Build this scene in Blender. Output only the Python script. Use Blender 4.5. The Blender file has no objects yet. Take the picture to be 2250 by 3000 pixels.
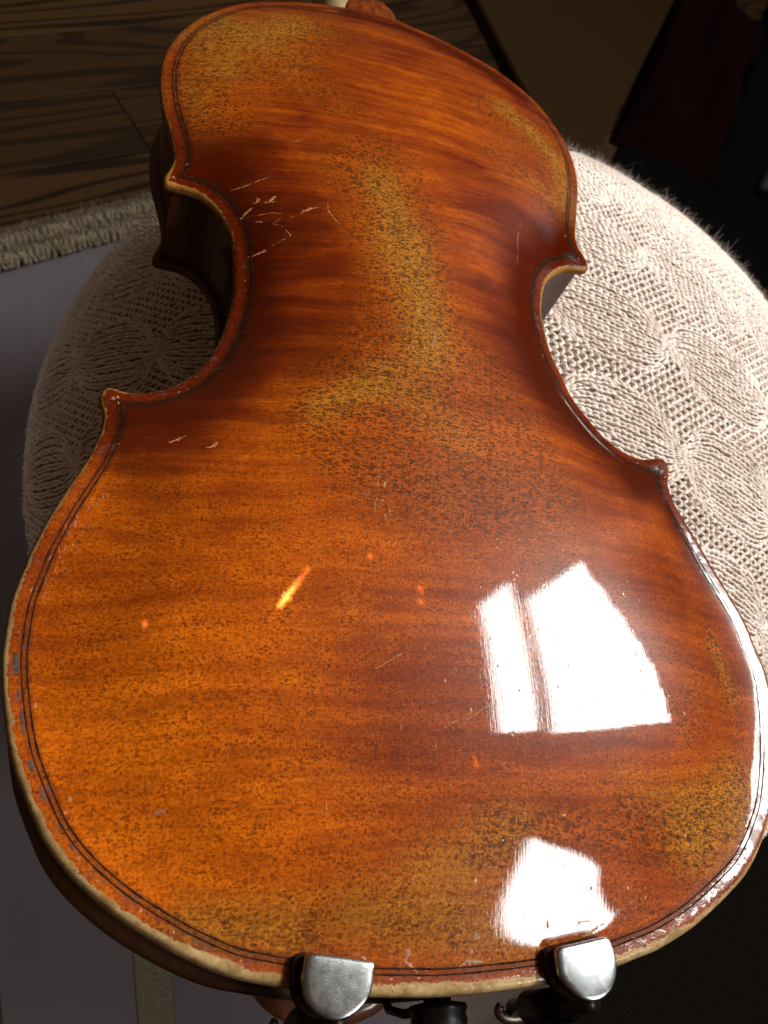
import bpy, bmesh, math, random
import numpy as np
from mathutils import Vector, Matrix
from mathutils.geometry import delaunay_2d_cdt
random.seed(7); rng = np.random.default_rng(11)
S = bpy.context.scene; COL = S.collection
H = 0.42                       # height of the violin's edge plane above the floor (m)

# ---------------------------------------------------------------- camera
cd = bpy.data.cameras.new('camera'); cam = bpy.data.objects.new('camera', cd); COL.objects.link(cam)
RX = np.array([[0.94846664, 0.09740678, 0.30153432], [-0.06533407, -0.87102262, 0.48687889], [0.31006851, -0.48148885, -0.81977192]])
cp = Vector((-0.08705781, -0.00303241, 0.20820877 + H))
M = Matrix(((RX[0][0], -RX[0][1], -RX[0][2]), (RX[1][0], -RX[1][1], -RX[1][2]), (RX[2][0], -RX[2][1], -RX[2][2])))
cam.matrix_world = Matrix.Translation(cp) @ M.to_4x4()
cd.sensor_fit = 'VERTICAL'; cd.sensor_height = 4.8; cd.sensor_width = 3.6; cd.lens = 2650 / 3000 * 4.8
cd.clip_start = 0.005; cd.clip_end = 60
cd.dof.use_dof = True; cd.dof.focus_distance = 0.245; cd.dof.aperture_fstop = 4.0
S.camera = cam
S.view_settings.view_transform = 'Standard'; S.view_settings.look = 'None'
S.view_settings.exposure = 0.14; S.view_settings.gamma = 1.0

# ---------------------------------------------------------------- world: dim warm room
w = bpy.data.worlds.new('World'); S.world = w; w.use_nodes = True
bg = w.node_tree.nodes['Background']; bg.inputs[0].default_value = (1.0, 0.55, 0.29, 1); bg.inputs[1].default_value = 0.055

# ---------------------------------------------------------------- daylight through the panes of two windows in a wall at the right
WX = 1.33                      # the wall with the windows
def pane(name, ty, tz, su, sv, L, roll=0., col=(1, 0.985, 0.96)):
    ld = bpy.data.lights.new(name, 'AREA'); ld.shape = 'RECTANGLE'
    ld.size, ld.size_y = D * su, D * sv
    ld.energy = L * math.pi * ld.size * ld.size_y; ld.color = col
    o = bpy.data.objects.new(name, ld); COL.objects.link(o)
    o.matrix_world = Matrix.Translation((WX, 0.07 + D * ty, ZB + D * tz)) @ Matrix.Rotation(math.radians(90), 4, 'Z') @ Matrix.Rotation(math.radians(90), 4, 'X') @ Matrix.Rotation(roll, 4, 'Z')
    return o
D = WX - 0.03; ZB = H + 0.015; LUM = 12.5
for k in range(20):                                            # first window, lower sash, lower ends stepped on a slant to shape its reflection
    t0 = 0.10 + 0.031 * k; h0 = 0.645 + 0.60 * (t0 - 0.10) + 0.012 * math.sin(k * 1.9)
    pane('window_pane_light', t0 + .0155, (h0 + 1.54) / 2, .031, 1.54 - h0, LUM)
pane('window_pane_light', 0.48, 1.825, 0.72, 0.35, LUM)        # its upper sash, above the muntin
pane('window_pane_light', -0.955, 1.27, 0.63, 0.60, LUM)        # second window
# added fill lamp at the left, brightens the rug and boards beside the pouf
ld = bpy.data.lights.new('rug_fill_light', 'SPOT'); lo = bpy.data.objects.new('rug_fill_light', ld); COL.objects.link(lo); lo.location = (-1.6, .75, .95)
lo.rotation_euler = (Vector((-.28, .34, 0)) - lo.location).to_track_quat('-Z', 'Y').to_euler()
ld.energy = 4 * math.pi ** 2 * 2.9 * .10; ld.spot_size = math.radians(25); ld.spot_blend = .8; ld.shadow_soft_size = .08; ld.color = (1, .93, .9)
# the sun through the window: a small far lamp whose beam only reaches the violin and the near side of the pouf
sd = bpy.data.lights.new('sun_beam', 'SPOT'); sun = bpy.data.objects.new('sun_beam', sd); COL.objects.link(sun)
tgt = Vector((0.12, 0.14, H)); sun.location = tgt + Vector((0.63, 0.27, 0.73)).normalized() * 3.6
sun.rotation_euler = (tgt - sun.location).to_track_quat('-Z', 'Y').to_euler()
sd.energy = 4 * math.pi ** 2 * 3.6 ** 2 * 1.05; sd.spot_size = math.radians(10.0); sd.spot_blend = 0.35; sd.shadow_soft_size = 0.03; sd.color = (1, 0.93, 0.82)
# added spot lamps close above the plate, making small glints on the varnish
GL = [(-44 + 7.2 * q, 83.2 + 10 * q, 14.75 + .7 * q, .0, .5 * math.exp(-((q - .28) / .26) ** 2) + .06) for q in np.linspace(0, 1, 17)]
GL += [(-42.6, 86.1, 14.9, .0, .4), (-41.6, 85.2, 14.9, .0, .3), (-21, 97.5, 16.3, .2, .1), (-8.5, 89.6, 16.5, .1, .12), (-8.2, 88.5, 16.5, .0, .1), (-8.6, 86.1, 16.5, .0, .14), (-74.1, 79.1, 9, .2, .10), (2.7, 47.6, 13, .1, .1), (2.9, 46.2, 13, .1, .1)]
for gx, gy, gz, ang, wq in GL:
    gd = bpy.data.lights.new('added_glint_lamp', 'SPOT'); go = bpy.data.objects.new('added_glint_lamp', gd); COL.objects.link(go)
    gt = Vector((gx / 1000, gy / 1000, H + gz / 1000)); go.location = gt + Vector((-.10, .22, .30)).normalized() * .085
    go.rotation_euler = (gt - go.location).to_track_quat('-Z', 'Y').to_euler()
    gd.energy = 4 * math.pi ** 2 * .0072 * 26. * wq; gd.spot_size = math.radians(1.0 + ang); gd.spot_blend = 1.; gd.shadow_soft_size = .0005; gd.color = (1, .86, .5)
# ---------------------------------------------------------------- measured shapes (mm)
OUTLINE = [[-9.6,355.1],[-12.6,354.4],[-18.4,353.1],[-22.0,352.5],[-26.9,351.0],[-33.7,348.5],[-40.8,345.5],[-45.9,343.2],[-53.2,338.9],[-60.1,333.0],[-66.4,326.2],[-71.1,319.6],[-74.5,313.5],[-77.3,307.1],[-79.3,300.2],[-80.6,293.5],[-81.1,287.1],[-81.0,281.1],[-80.4,274.8],[-79.6,269.4],[-78.4,264.0],[-77.1,259.0],[-75.9,253.8],[-75.0,249.2],[-74.6,245.2],[-74.8,242.6],[-75.8,239.3],[-76.8,237.0],[-77.3,234.5],[-77.2,232.0],[-76.4,231.6],[-72.6,231.3],[-68.2,230.9],[-65.0,229.6],[-62.3,227.4],[-59.8,224.4],[-57.8,221.0],[-56.0,216.8],[-55.1,212.7],[-54.7,208.6],[-54.4,204.4],[-54.3,200.4],[-54.1,196.4],[-54.2,192.3],[-54.6,187.7],[-55.4,183.1],[-56.4,178.4],[-57.3,174.5],[-58.8,170.1],[-60.9,165.1],[-63.5,160.6],[-66.9,156.5],[-70.2,153.6],[-73.4,151.6],[-76.6,150.3],[-79.6,149.6],[-82.5,149.4],[-84.7,149.8],[-86.4,150.4],[-87.4,150.4],[-88.5,149.6],[-89.3,147.8],[-89.4,146.2],[-88.9,144.0],[-88.1,141.7],[-87.9,139.7],[-88.0,137.4],[-88.5,134.5],[-89.4,131.0],[-90.6,127.0],[-92.4,122.8],[-94.3,118.3],[-96.3,113.6],[-98.1,108.8],[-99.6,104.2],[-101.1,99.7],[-102.0,95.4],[-102.9,91.5],[-103.7,87.6],[-104.1,83.6],[-104.2,79.9],[-104.2,76.4],[-104.2,73.1],[-103.8,69.7],[-103.3,66.3],[-102.6,62.9],[-101.8,59.1],[-100.9,55.4],[-99.8,51.6],[-98.7,48.5],[-97.3,45.4],[-95.9,42.5],[-94.5,39.7],[-92.6,36.1],[-91.1,33.6],[-89.6,31.5],[-86.9,28.3],[-83.7,25.1],[-80.3,22.2],[-77.0,19.6],[-73.4,17.1],[-69.3,14.6],[-65.0,12.1],[-61.1,10.1],[-57.0,8.2],[-52.6,6.4],[-48.7,5.3],[-44.9,4.5],[-41.0,3.7],[-37.7,3.1],[-32.6,2.3],[-27.4,1.5],[-20.8,0.8],[-14.4,0.4],[-7.4,0.0],[-0.1,0.0],[5.9,0.2],[11.4,0.4],[16.0,0.7],[21.7,1.2],[28.1,2.1],[33.6,2.9],[39.4,3.9],[44.4,5.2],[49.8,6.5],[55.5,8.6],[61.5,11.1],[66.2,13.6],[70.6,16.1],[75.6,19.2],[81.0,22.9],[86.3,28.1],[90.5,33.4],[93.3,37.3],[96.3,43.2],[99.0,49.7],[101.3,56.5],[103.3,63.4],[104.6,69.5],[105.4,74.9],[105.5,79.3],[104.9,83.0],[104.1,86.3],[103.8,89.8],[103.1,94.2],[101.7,98.6],[100.2,102.6],[98.7,106.6],[96.8,111.1],[95.2,115.3],[93.7,119.9],[91.8,124.6],[90.1,128.9],[88.5,133.2],[87.7,137.2],[87.5,140.5],[88.2,142.9],[89.5,145.9],[89.6,148.3],[88.8,150.9],[87.3,151.6],[83.8,150.9],[79.7,150.0],[75.3,151.0],[71.2,153.1],[67.8,156.0],[64.9,159.6],[62.1,164.1],[59.3,168.6],[57.4,173.3],[56.1,178.8],[54.7,183.7],[53.5,188.7],[53.0,193.5],[52.8,197.7],[52.6,201.4],[52.8,206.2],[53.7,211.0],[55.1,216.4],[56.7,220.6],[58.6,223.7],[61.9,227.1],[65.4,229.4],[68.1,230.6],[71.3,230.8],[75.0,231.0],[76.3,232.4],[77.0,235.1],[76.5,237.7],[75.2,240.5],[74.2,244.1],[74.4,248.6],[75.4,253.4],[77.1,260.4],[78.7,267.7],[80.2,273.9],[81.3,280.8],[81.7,288.0],[81.4,294.8],[80.4,301.0],[78.7,307.1],[76.4,312.9],[73.5,319.3],[69.9,325.1],[65.5,330.2],[60.5,334.8],[54.8,339.2],[49.1,342.7],[42.6,345.6],[36.3,348.5],[29.3,351.0],[22.2,352.9],[15.2,354.7],[10.1,356.0]]
EDGEW = [(-46,343,0.8),(-67,326,1.0),(-81,287,1.2),(-78,264,1.3),(-75,250,0.9),(-77,233,2.5),(-68,231,1.6),(-58,221,1.2),(-54,200,0.7),(-56,178,0.6),(-64,161,0.8),(-77,150,0.9),(-87,150,1.6),(-88,139,1.6),(-92,123,1.8),(-100,104,1.8),(-104,88,2.2),(-104,71,2.6),(-99,49,2.6),(-91,34,2.8),(-80,22,2.8),(-69,15,3.2),(-57,8,3.6),(-45,4,2.6),(-27,2,3),(-7,0,3.6),(6,0,3.2),(22,1,3.2),(39,4,3.0),(62,11,2.5),(81,23,2),(99,50,2),(104,86,1.6),(100,103,1.2),(92,125,0.8),(89,145,1.4),(87,152,1.2),(75,151,0.4),(62,164,0.8),(53,189,1.2),(53,206,1.4),(62,227,1.8),(75,231,1.5),(79,268,1.2),(81,295,1.2),(70,325,0.7),(43,346,0.4),(29,351,0.6),(15,355,0.5)]
SCRATCH = [(0.25,0,[(-56.5,231.7),(-52.6,232.8),(-45.0,236.2)]),(0.6,0,[(-52.7,221.2),(-50.4,223.8),(-49.3,224.7)]),(0.7,0,[(-48.4,226.2),(-47.2,227.4)]),(0.7,0,[(-44.5,226.2),(-42.2,228.1)]),(0.15,0,[(-51.6,221.2),(-43.3,221.8),(-40.4,221.2),(-40.3,220.0),(-43.3,217.3)]),(0.35,0,[(-48.4,219.2),(-45.7,218.7)]),(0.18,0,[(-43.3,217.3),(-40.7,216.5),(-37.6,212.2),(-43.2,208.5)]),(0.6,0,[(-49.0,205.7),(-44.9,207.1)]),(0.15,0,[(-38.2,219.3),(-33.6,222.0)]),(0.6,0,[(-33.6,222.0),(-31.0,223.2)]),(0.18,0,[(-31.0,223.2),(-27.4,224.7)]),(0.25,0,[(-26.6,226.8),(-26.0,222.2),(-22.3,216.0)]),(0.12,0,[(-39.1,250.6),(-33.2,254.2)]),(0.5,0,[(-70.7,130.5),(-68.1,131.8)]),(0.5,0,[(-61.0,128.5),(-59.0,129.9)]),(0.15,0,[(-86.9,118.0),(-84.9,118.1)]),(0.14,0,[(46.2,241.0),(43.8,231.8),(42.7,221.0)]),(0.14,0,[(14.0,265.1),(23.3,265.6)]),(0.4,1,[(5.5,178.4),(4.6,174.4),(2.7,168.6)]),(0.3,1,[(-17.0,123.8),(-17.7,119.8),(-17.7,117.0)]),(0.25,1,[(-18.2,115.1),(-19.2,110.4)]),(0.4,1,[(-15.5,120.4),(-15.9,118.4)]),(0.4,1,[(-17.0,114.7),(-16.0,113.7)]),(0.3,1,[(-15.2,112.6),(-14.5,109.2)]),(0.3,1,[(-16.3,110.9),(-16.1,109.2)]),(0.3,2,[(-23.1,115.7),(-19.8,115.9)]),(0.5,3,[(-13.4,9.0),(-14.1,7.3),(-11.4,5.1)]),(0.4,0,[(4.8,16.3),(5.3,15.0)]),(0.8,1,[(0.0,6.6),(3.7,6.3)]),(0.7,1,[(30.1,10.5),(34.2,12.2)]),(0.3,0,[(28.4,13.4),(34.0,13.5)]),(0.25,0,[(-33.0,36.1),(-33.2,40.3)]),(0.5,3,[(-69.3,37.6),(-67.4,38.5)]),(0.15,0,[(-6.0,54.5),(2.1,58.6)]),(0.15,0,[(-21.3,68.5),(-14.3,72.5)]),(0.12,0,[(-11.5,87.1),(-4.6,83.9),(0.1,85.1)]),(0.12,0,[(-1.6,55.3),(7.7,61.3)]),(0.12,0,[(18.4,100.2),(29.4,109.8),(34.8,109.5)])]
FLAME_DARK = [([(-48.6,108.9),(-25.3,107.5),(-4.3,105.9)],3.0,0.6),([(-58.3,87.6),(-33.1,89.4),(-2.2,87.8)],3.3,0.8),([(-69.0,72.5),(-40.0,74.6),(-4.7,74.3)],2.6,0.75),([(-70.9,56.5),(-33.7,57.5),(-14.0,56.2)],1.8,0.6),([(-39.9,45.9),(-23.1,47.9)],2.4,0.5),([(-4.5,143.2),(26.5,152.8),(38.2,145.4)],2.5,0.5),([(-39.1,243.8),(-18.0,242.3),(4.5,240.3)],2.8,0.8),([(-53.9,252.4),(-36.1,249.6)],2.1,0.6),([(-26.1,277.7),(-4.6,276.3)],3.6,0.5),([(-41.6,210.4),(-19.1,212.3)],1.9,0.6),([(-41.7,197.0),(-19.7,199.5)],1.9,0.6),([(-43.2,180.0),(-22.0,181.3)],2.3,0.7),([(-49.8,165.6),(-29.7,163.5)],2.4,0.7),([(5.0,191.5),(17.9,191.5)],2.0,0.4),([(-57.6,143.2),(-30.9,139.5),(-4.9,139.1)],2.5,0.7),([(4.1,88.2),(21.5,99.0)],3.8,0.5),([(17.4,48.4),(40.2,52.3)],4.3,0.6),([(-38.5,33.7),(-17.8,32.4),(-12.3,27.6)],2.7,0.5),([(40.8,239.7),(58.7,243.1)],3.5,0.6),([(2.3,255.4),(22.8,249.1)],3.8,0.5)]
FLAME_BRIGHT = [([(-91.9,66.0),(-74.7,69.0)],7.4,0.8),([(-82.5,81.9),(-54.9,78.9),(-26.6,79.1)],2.1,0.9),([(-91.4,44.0),(-63.3,43.7),(-44.1,51.9)],5.8,0.9),([(-48.1,259.4),(-17.2,259.2),(16.9,261.8)],2.6,1),([(-6.7,270.5),(6.9,269.0)],3.0,0.8),([(-41.7,217.9),(-12.8,221.3)],1.9,0.8),([(-41.6,203.7),(-16.5,205.7)],1.7,0.8),([(-41.8,187.5),(-20.1,190.9)],1.7,0.8),([(-47.1,173.0),(-26.5,172.7)],1.8,0.8),([(-52.6,152.3),(-30.4,148.7)],2.7,0.7),([(-64.5,123.5),(-31.7,123.3),(-6.9,118.3)],3.7,0.7),([(41.8,248.6),(64.0,251.5)],4.6,0.7),([(-55.2,96.3),(-32.8,98.4)],1.9,0.6),([(-48.5,66.8),(-17.0,65.8)],1.9,0.7),([(43.9,49.2),(68.3,55.2)],3.3,0.5),([(-16.1,281.7),(1.2,283.7)],5.3,0.5),([(31.7,262.1),(66.8,269.1)],3.0,0.6),([(24.4,263.7),(61.9,268.4)],2.5,0.5),([(-80.5,25.5),(-52.2,19.1)],3.6,0.5)]
# ---------------------------------------------------------------- helpers
def link(name, me, mat=None, parent=None, loc=None):
    o = bpy.data.objects.new(name, me); COL.objects.link(o)
    if mat is not None:
        for m in (mat if isinstance(mat, (list, tuple)) else [mat]): me.materials.append(m)
    if parent: o.parent = parent
    if loc: o.location = loc
    return o
def mesh_np(name, V, F, smooth=True, mi=None):
    me = bpy.data.meshes.new(name)
    me.from_pydata([tuple(map(float, v)) for v in V], [], [tuple(map(int, f)) for f in F])
    if smooth: me.polygons.foreach_set('use_smooth', [True] * len(me.polygons))
    if mi is not None: me.polygons.foreach_set('material_index', list(map(int, mi)))
    me.update(); return me
def mesh_fast(name, V, Q, smooth=True):
    """V (n,3), Q (m,k) constant-size faces"""
    V = np.asarray(V, np.float32); Q = np.asarray(Q, np.int32); m, k = Q.shape
    me = bpy.data.meshes.new(name)
    me.vertices.add(len(V)); me.vertices.foreach_set('co', V.ravel())
    me.loops.add(m * k); me.loops.foreach_set('vertex_index', Q.ravel())
    me.polygons.add(m); me.polygons.foreach_set('loop_start', np.arange(m, dtype=np.int32) * k)
    if smooth: me.polygons.foreach_set('use_smooth', np.ones(m, bool))
    me.update(calc_edges=True); me.validate(); return me
def empty(name, loc, label=None, cat=None):
    o = bpy.data.objects.new(name, None); COL.objects.link(o); o.location = loc; o.empty_display_size = .02
    if label: o['label'] = label; o['category'] = cat
    return o
def tag(o, label, cat, kind=None, group=None):
    if label: o['label'] = label
    if cat: o['category'] = cat
    if kind: o['kind'] = kind
    if group: o['group'] = group
    return o
class NT:
    def __init__(s, name):
        s.m = bpy.data.materials.new(name); s.m.use_nodes = True; s.t = s.m.node_tree
        s.b = s.t.nodes['Principled BSDF']
    def n(s, typ, **kw):
        x = s.t.nodes.new(typ)
        for k, v in kw.items(): setattr(x, k, v)
        return x
    def put(s, sock, v):
        if v is None: return
        if hasattr(v, 'is_output'): s.t.links.new(v, sock)
        elif isinstance(v, (int, float)): sock.default_value = v
        else: sock.default_value = tuple(v) + ((1,) if len(v) == 3 and len(sock.default_value) == 4 else ())
    def math(s, op, a, b=None, c=None, clamp=False):
        x = s.n('ShaderNodeMath', operation=op, use_clamp=clamp)
        s.put(x.inputs[0], a); s.put(x.inputs[1], b)
        if c is not None: s.put(x.inputs[2], c)
        return x.outputs[0]
    def mul(s, a, b): return s.math('MULTIPLY', a, b)
    def add(s, a, b): return s.math('ADD', a, b)
    def sub(s, a, b): return s.math('SUBTRACT', a, b)
    def step(s, v, lo, hi, a=0., b=1.):
        x = s.n('ShaderNodeMapRange', interpolation_type='SMOOTHSTEP'); x.clamp = True
        s.put(x.inputs[0], v); s.put(x.inputs[1], lo); s.put(x.inputs[2], hi); s.put(x.inputs[3], a); s.put(x.inputs[4], b)
        return x.outputs[0]
    def mix(s, f, a, b, mode='MIX'):
        x = s.n('ShaderNodeMix', data_type='RGBA', blend_type=mode)
        s.put(x.inputs[0], f); s.put(x.inputs[6], a); s.put(x.inputs[7], b)
        return x.outputs[2]
    def coord(s, scale=1000.):
        tc = s.n('ShaderNodeTexCoord'); x = s.n('ShaderNodeVectorMath', operation='SCALE')
        s.put(x.inputs[0], tc.outputs['Object']); x.inputs['Scale'].default_value = scale
        return x.outputs[0]
    def map(s, v, sc, loc=(0, 0, 0), rot=(0, 0, 0)):
        x = s.n('ShaderNodeMapping'); s.put(x.inputs[0], v)
        x.inputs['Scale'].default_value = sc; x.inputs['Location'].default_value = loc; x.inputs['Rotation'].default_value = rot
        return x.outputs[0]
    def noise(s, v, scale=1., detail=2., rough=.5, dist=0.):
        x = s.n('ShaderNodeTexNoise'); s.put(x.inputs['Vector'], v)
        x.inputs['Scale'].default_value = scale; x.inputs['Detail'].default_value = detail
        x.inputs['Roughness'].default_value = rough; x.inputs['Distortion'].default_value = dist
        return x.outputs[0]
    def attr(s, name):
        x = s.n('ShaderNodeAttribute', attribute_name=name); return x.outputs['Fac']
    def sep(s, v):
        x = s.n('ShaderNodeSeparateXYZ'); s.put(x.inputs[0], v); return x.outputs
    def bump(s, h, strength, dist, normal=None):
        x = s.n('ShaderNodeBump'); s.put(x.inputs['Height'], h); x.inputs['Strength'].default_value = strength
        x.inputs['Distance'].default_value = dist
        if normal: s.put(x.inputs['Normal'], normal)
        return x.outputs[0]
    def set(s, **kw):
        for k, v in kw.items(): s.put(s.b.inputs[k.replace('_', ' ')], v)
        return s.m
def simple(name, col, rough=.5, metal=0., var=.25, sc=300., coat=0., bump=0., spec=None):
    t = NT(name); v = t.coord(1.); n = t.noise(v, sc, 4, .6)
    c2 = tuple(c * (1 - var) for c in col); c1 = tuple(min(1, c * (1 + var)) for c in col)
    t.set(Base_Color=t.mix(t.step(n, .3, .7), c2, c1), Roughness=rough, Metallic=metal, Coat_Weight=coat, Coat_Roughness=.08, Specular_IOR_Level=(.08 if rough > .7 else .5) if spec is None else spec)
    if bump: t.set(Normal=t.bump(n, .4, bump))
    return t.m

# ---------------------------------------------------------------- outline tools (all in millimetres, X across, Y tail -> neck)
def resamp(Q, step, closed=True):
    R = np.r_[Q, Q[:1]] if closed else Q
    d = np.r_[0, np.cumsum(np.linalg.norm(np.diff(R, axis=0), axis=1))]
    m = int(round(d[-1] / step)); s = np.arange(m) * d[-1] / m if closed else np.linspace(0, d[-1], m + 1)
    return np.c_[np.interp(s, d, R[:, 0]), np.interp(s, d, R[:, 1])]
def catmull(P, step):
    P = np.array(P, float); n = len(P); out = []
    for i in range(n):
        p0, p1, p2, p3 = P[i - 1], P[i], P[(i + 1) % n], P[(i + 2) % n]
        m = max(2, int(np.ceil(np.linalg.norm(p2 - p1) / (step / 4)))); t = (np.arange(m) / m)[:, None]
        out.append(.5 * ((2 * p1) + (-p0 + p2) * t + (2 * p0 - 5 * p1 + 4 * p2 - p3) * t ** 2 + (-p0 + 3 * p1 - 3 * p2 + p3) * t ** 3))
    return resamp(np.concatenate(out), step)
def smooth(Q, it):
    for _ in range(it): Q = .25 * np.roll(Q, 1, 0) + .5 * Q + .25 * np.roll(Q, -1, 0)
    return Q
def inside(P, px, py):
    c = np.zeros(px.shape, bool); j = len(P) - 1
    for i in range(len(P)):
        xi, yi = P[i]; xj, yj = P[j]
        if yi != yj: c ^= ((yi > py) != (yj > py)) & (px < (xj - xi) * (py - yi) / (yj - yi) + xi)
        j = i
    return c
def mind(P, px, py):
    d = np.full(px.shape, 1e9)
    for i in range(len(P)): d = np.minimum(d, (px - P[i, 0]) ** 2 + (py - P[i, 1]) ** 2)
    return np.sqrt(d)
X0, Y0, NX, NY = -112, -6, 226, 370
def arch(P, lam=34., Hmax=15.):
    px, py = np.meshgrid(X0 + np.arange(NX), Y0 + np.arange(NY)); ins = inside(P, px, py)
    Dg = mind(P[::2], px, py); Dg = np.where(ins, Dg, -Dg); m = Dg > 2.
    def relax(u, m, h, it):
        k = 1 / (4 + h * h / lam ** 2)
        for _ in range(it):
            s = np.zeros_like(u); s[1:-1, 1:-1] = u[:-2, 1:-1] + u[2:, 1:-1] + u[1:-1, :-2] + u[1:-1, 2:]
            u = np.where(m, (s + h * h) * k, 0)
        return u
    up = lambda u: np.repeat(np.repeat(u, 2, 0), 2, 1)
    m2 = m[::2, ::2]; u = relax(np.zeros(m[::4, ::4].shape), m[::4, ::4], 4, 500)
    u = relax(up(u)[:m2.shape[0], :m2.shape[1]], m2, 2, 250)
    u = relax(up(u)[:NY, :NX], m, 1, 200)
    s = u / u.max()
    ys = (Y0 + np.arange(NY))[:, None]; xs = (X0 + np.arange(NX))[None, :]
    sm = lambda t: np.clip(t, 0, 1) ** 2 * (3 - 2 * np.clip(t, 0, 1))
    b = 11 + 10.5 * sm((ys + 10) / 60.); b = b + (4 - b) * sm((ys - 105) / 30.)       # width of the flat channel inside the edge
    h = 1.9 + Hmax * s ** 1.12 * (1 - .97 * np.exp(-(np.maximum(Dg, 0) / b) ** 2)) - .2 * np.exp(-((Dg - 6.5) / 4) ** 2) * np.clip((Dg - 1.5) / 3, 0, 1)
    h = h + .25 * (xs - 66) * np.exp(-((xs - 66) ** 2 + (ys - 240) ** 2) / 121.) * np.clip((Dg - 2) / 4, 0, 1)
    h = h + .2 * (ys - 146) * np.exp(-((xs - 81) ** 2 + (ys - 146.5) ** 2) / 16.) * np.clip((Dg - 1.5) / 2, 0, 1)
    for _ in range(2):
        q = h.copy(); q[1:-1, 1:-1] = (h[1:-1, 1:-1] * 4 + h[:-2, 1:-1] + h[2:, 1:-1] + h[1:-1, :-2] + h[1:-1, 2:]) / 8; h = q
    return h, Dg
def bil(G, x, y):
    fx = np.clip(np.asarray(x, float) - X0, 0, NX - 1.001); fy = np.clip(np.asarray(y, float) - Y0, 0, NY - 1.001)
    i = fx.astype(int); j = fy.astype(int); a = fx - i; b = fy - j
    return (G[j, i] * (1 - a) + G[j, i + 1] * a) * (1 - b) + (G[j + 1, i] * (1 - a) + G[j + 1, i + 1] * a) * b
def normals(P):
    t = np.roll(P, -1, 0) - np.roll(P, 1, 0); t /= np.linalg.norm(t, axis=1)[:, None]
    n = np.c_[t[:, 1], -t[:, 0]]
    A = .5 * np.sum(P[:, 0] * np.roll(P[:, 1], -1) - np.roll(P[:, 0], -1) * P[:, 1])
    return n if A > 0 else -n          # outward

OUT = catmull(OUTLINE, .8); OUT = smooth(OUT, 4); NRM = smooth(normals(OUT), 2)
NRM /= np.linalg.norm(NRM, axis=1)[:, None]
HG, DG = arch(OUT)
def offset(d):
    q = OUT - NRM * d
    keep = mind(OUT[::2], q[:, 0], q[:, 1]) > d - .18
    return q[keep], keep

# soft masks painted along strokes: (points, sigma mm, weight)
def strokes(L, x, y):
    r = np.zeros_like(x)
    for pts, sg, wt in L:
        d = np.full(x.shape, 1e9); P = np.array(pts, float)
        if len(P) == 1: d = np.hypot(x - P[0, 0], y - P[0, 1])
        for a, b in zip(P[:-1], P[1:]):
            v = b - a; t = np.clip(((x - a[0]) * v[0] + (y - a[1]) * v[1]) / (v @ v), 0, 1)
            d = np.minimum(d, np.hypot(x - a[0] - t * v[0], y - a[1] - t * v[1]))
        r = 1 - (1 - r) * (1 - wt * np.exp(-(d / sg) ** 2))
    return r
WEAR = [([(-8, 238), (-3, 222)], 6, .7), ([(-2, 215), (1, 195), (2, 176), (1, 168)], 6.5, 1.), ([(-4, 205), (4, 168)], 14, .5), ([(-8, 240), (-4, 215)], 11, .5), ([(-14, 156), (-31, 143)], 8, .75), ([(-8, 152), (8, 138)], 10, .5), ([(-4, 122), (2, 114)], 6, .3),
        ([(-62, 318), (-48, 310), (-36, 322)], 13, .8), ([(-68, 308), (-60, 286)], 11, .65), ([(-72, 278), (-66, 264)], 7, .45), ([(-50, 300), (-35, 292)], 12, .3),
        ([(48, 302), (70, 286), (72, 266)], 7, .8), ([(55, 264), (74, 256)], 5, .5), ([(82, 42), (66, 33)], 12, .9), ([(64, 36), (44, 44)], 8, .4), ([(8, 30), (-6, 22)], 8, .4),
        ([(-60, 16), (-40, 15)], 8, .75), ([(-25, 17), (-6, 14), (14, 11)], 9, .7), ([(-10, 26), (14, 34)], 9, .45), ([(85, 84), (88, 70)], 4, .55)]
SPOT = [([(-10, 243), (-2, 213), (0, 170)], 17, 1.), ([(-6, 160), (-22, 143)], 20, .95), ([(-10, 135), (20, 130)], 22, .7), ([(0, 118), (28, 122)], 16, .5), ([(22, 165), (30, 150)], 12, .5),
        ([(-62, 310), (-45, 302), (-30, 318)], 18, .9), ([(-72, 280), (-62, 262)], 13, .95), ([(-40, 285), (-20, 275)], 12, .5), ([(45, 298), (68, 286), (74, 258)], 12, .95), ([(40, 270), (60, 258)], 12, .5),
        ([(84, 44), (64, 32)], 11, .8), ([(50, 34), (5, 32)], 9, .55), ([(-62, 14), (-30, 15), (15, 12), (48, 14)], 9, .42), ([(86, 86), (88, 68)], 5, .7), ([(60, 60), (74, 72)], 9, .4)]
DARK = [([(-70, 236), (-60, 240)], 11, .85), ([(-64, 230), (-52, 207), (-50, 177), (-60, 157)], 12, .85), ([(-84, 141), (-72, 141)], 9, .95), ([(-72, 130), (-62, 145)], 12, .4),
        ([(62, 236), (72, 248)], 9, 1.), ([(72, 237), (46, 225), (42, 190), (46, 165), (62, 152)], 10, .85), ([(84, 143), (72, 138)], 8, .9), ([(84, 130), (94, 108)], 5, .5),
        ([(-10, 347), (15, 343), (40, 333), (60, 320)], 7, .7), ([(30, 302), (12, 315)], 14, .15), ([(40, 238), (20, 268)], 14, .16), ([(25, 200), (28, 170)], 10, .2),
        ([(-40, 222), (-25, 190), (-30, 165)], 13, .3), ([(-15, 60), (20, 62)], 16, .15), ([(-76, 262), (-74, 250)], 5, .5), ([(-60, 250), (-45, 243)], 9, .35)]
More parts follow.
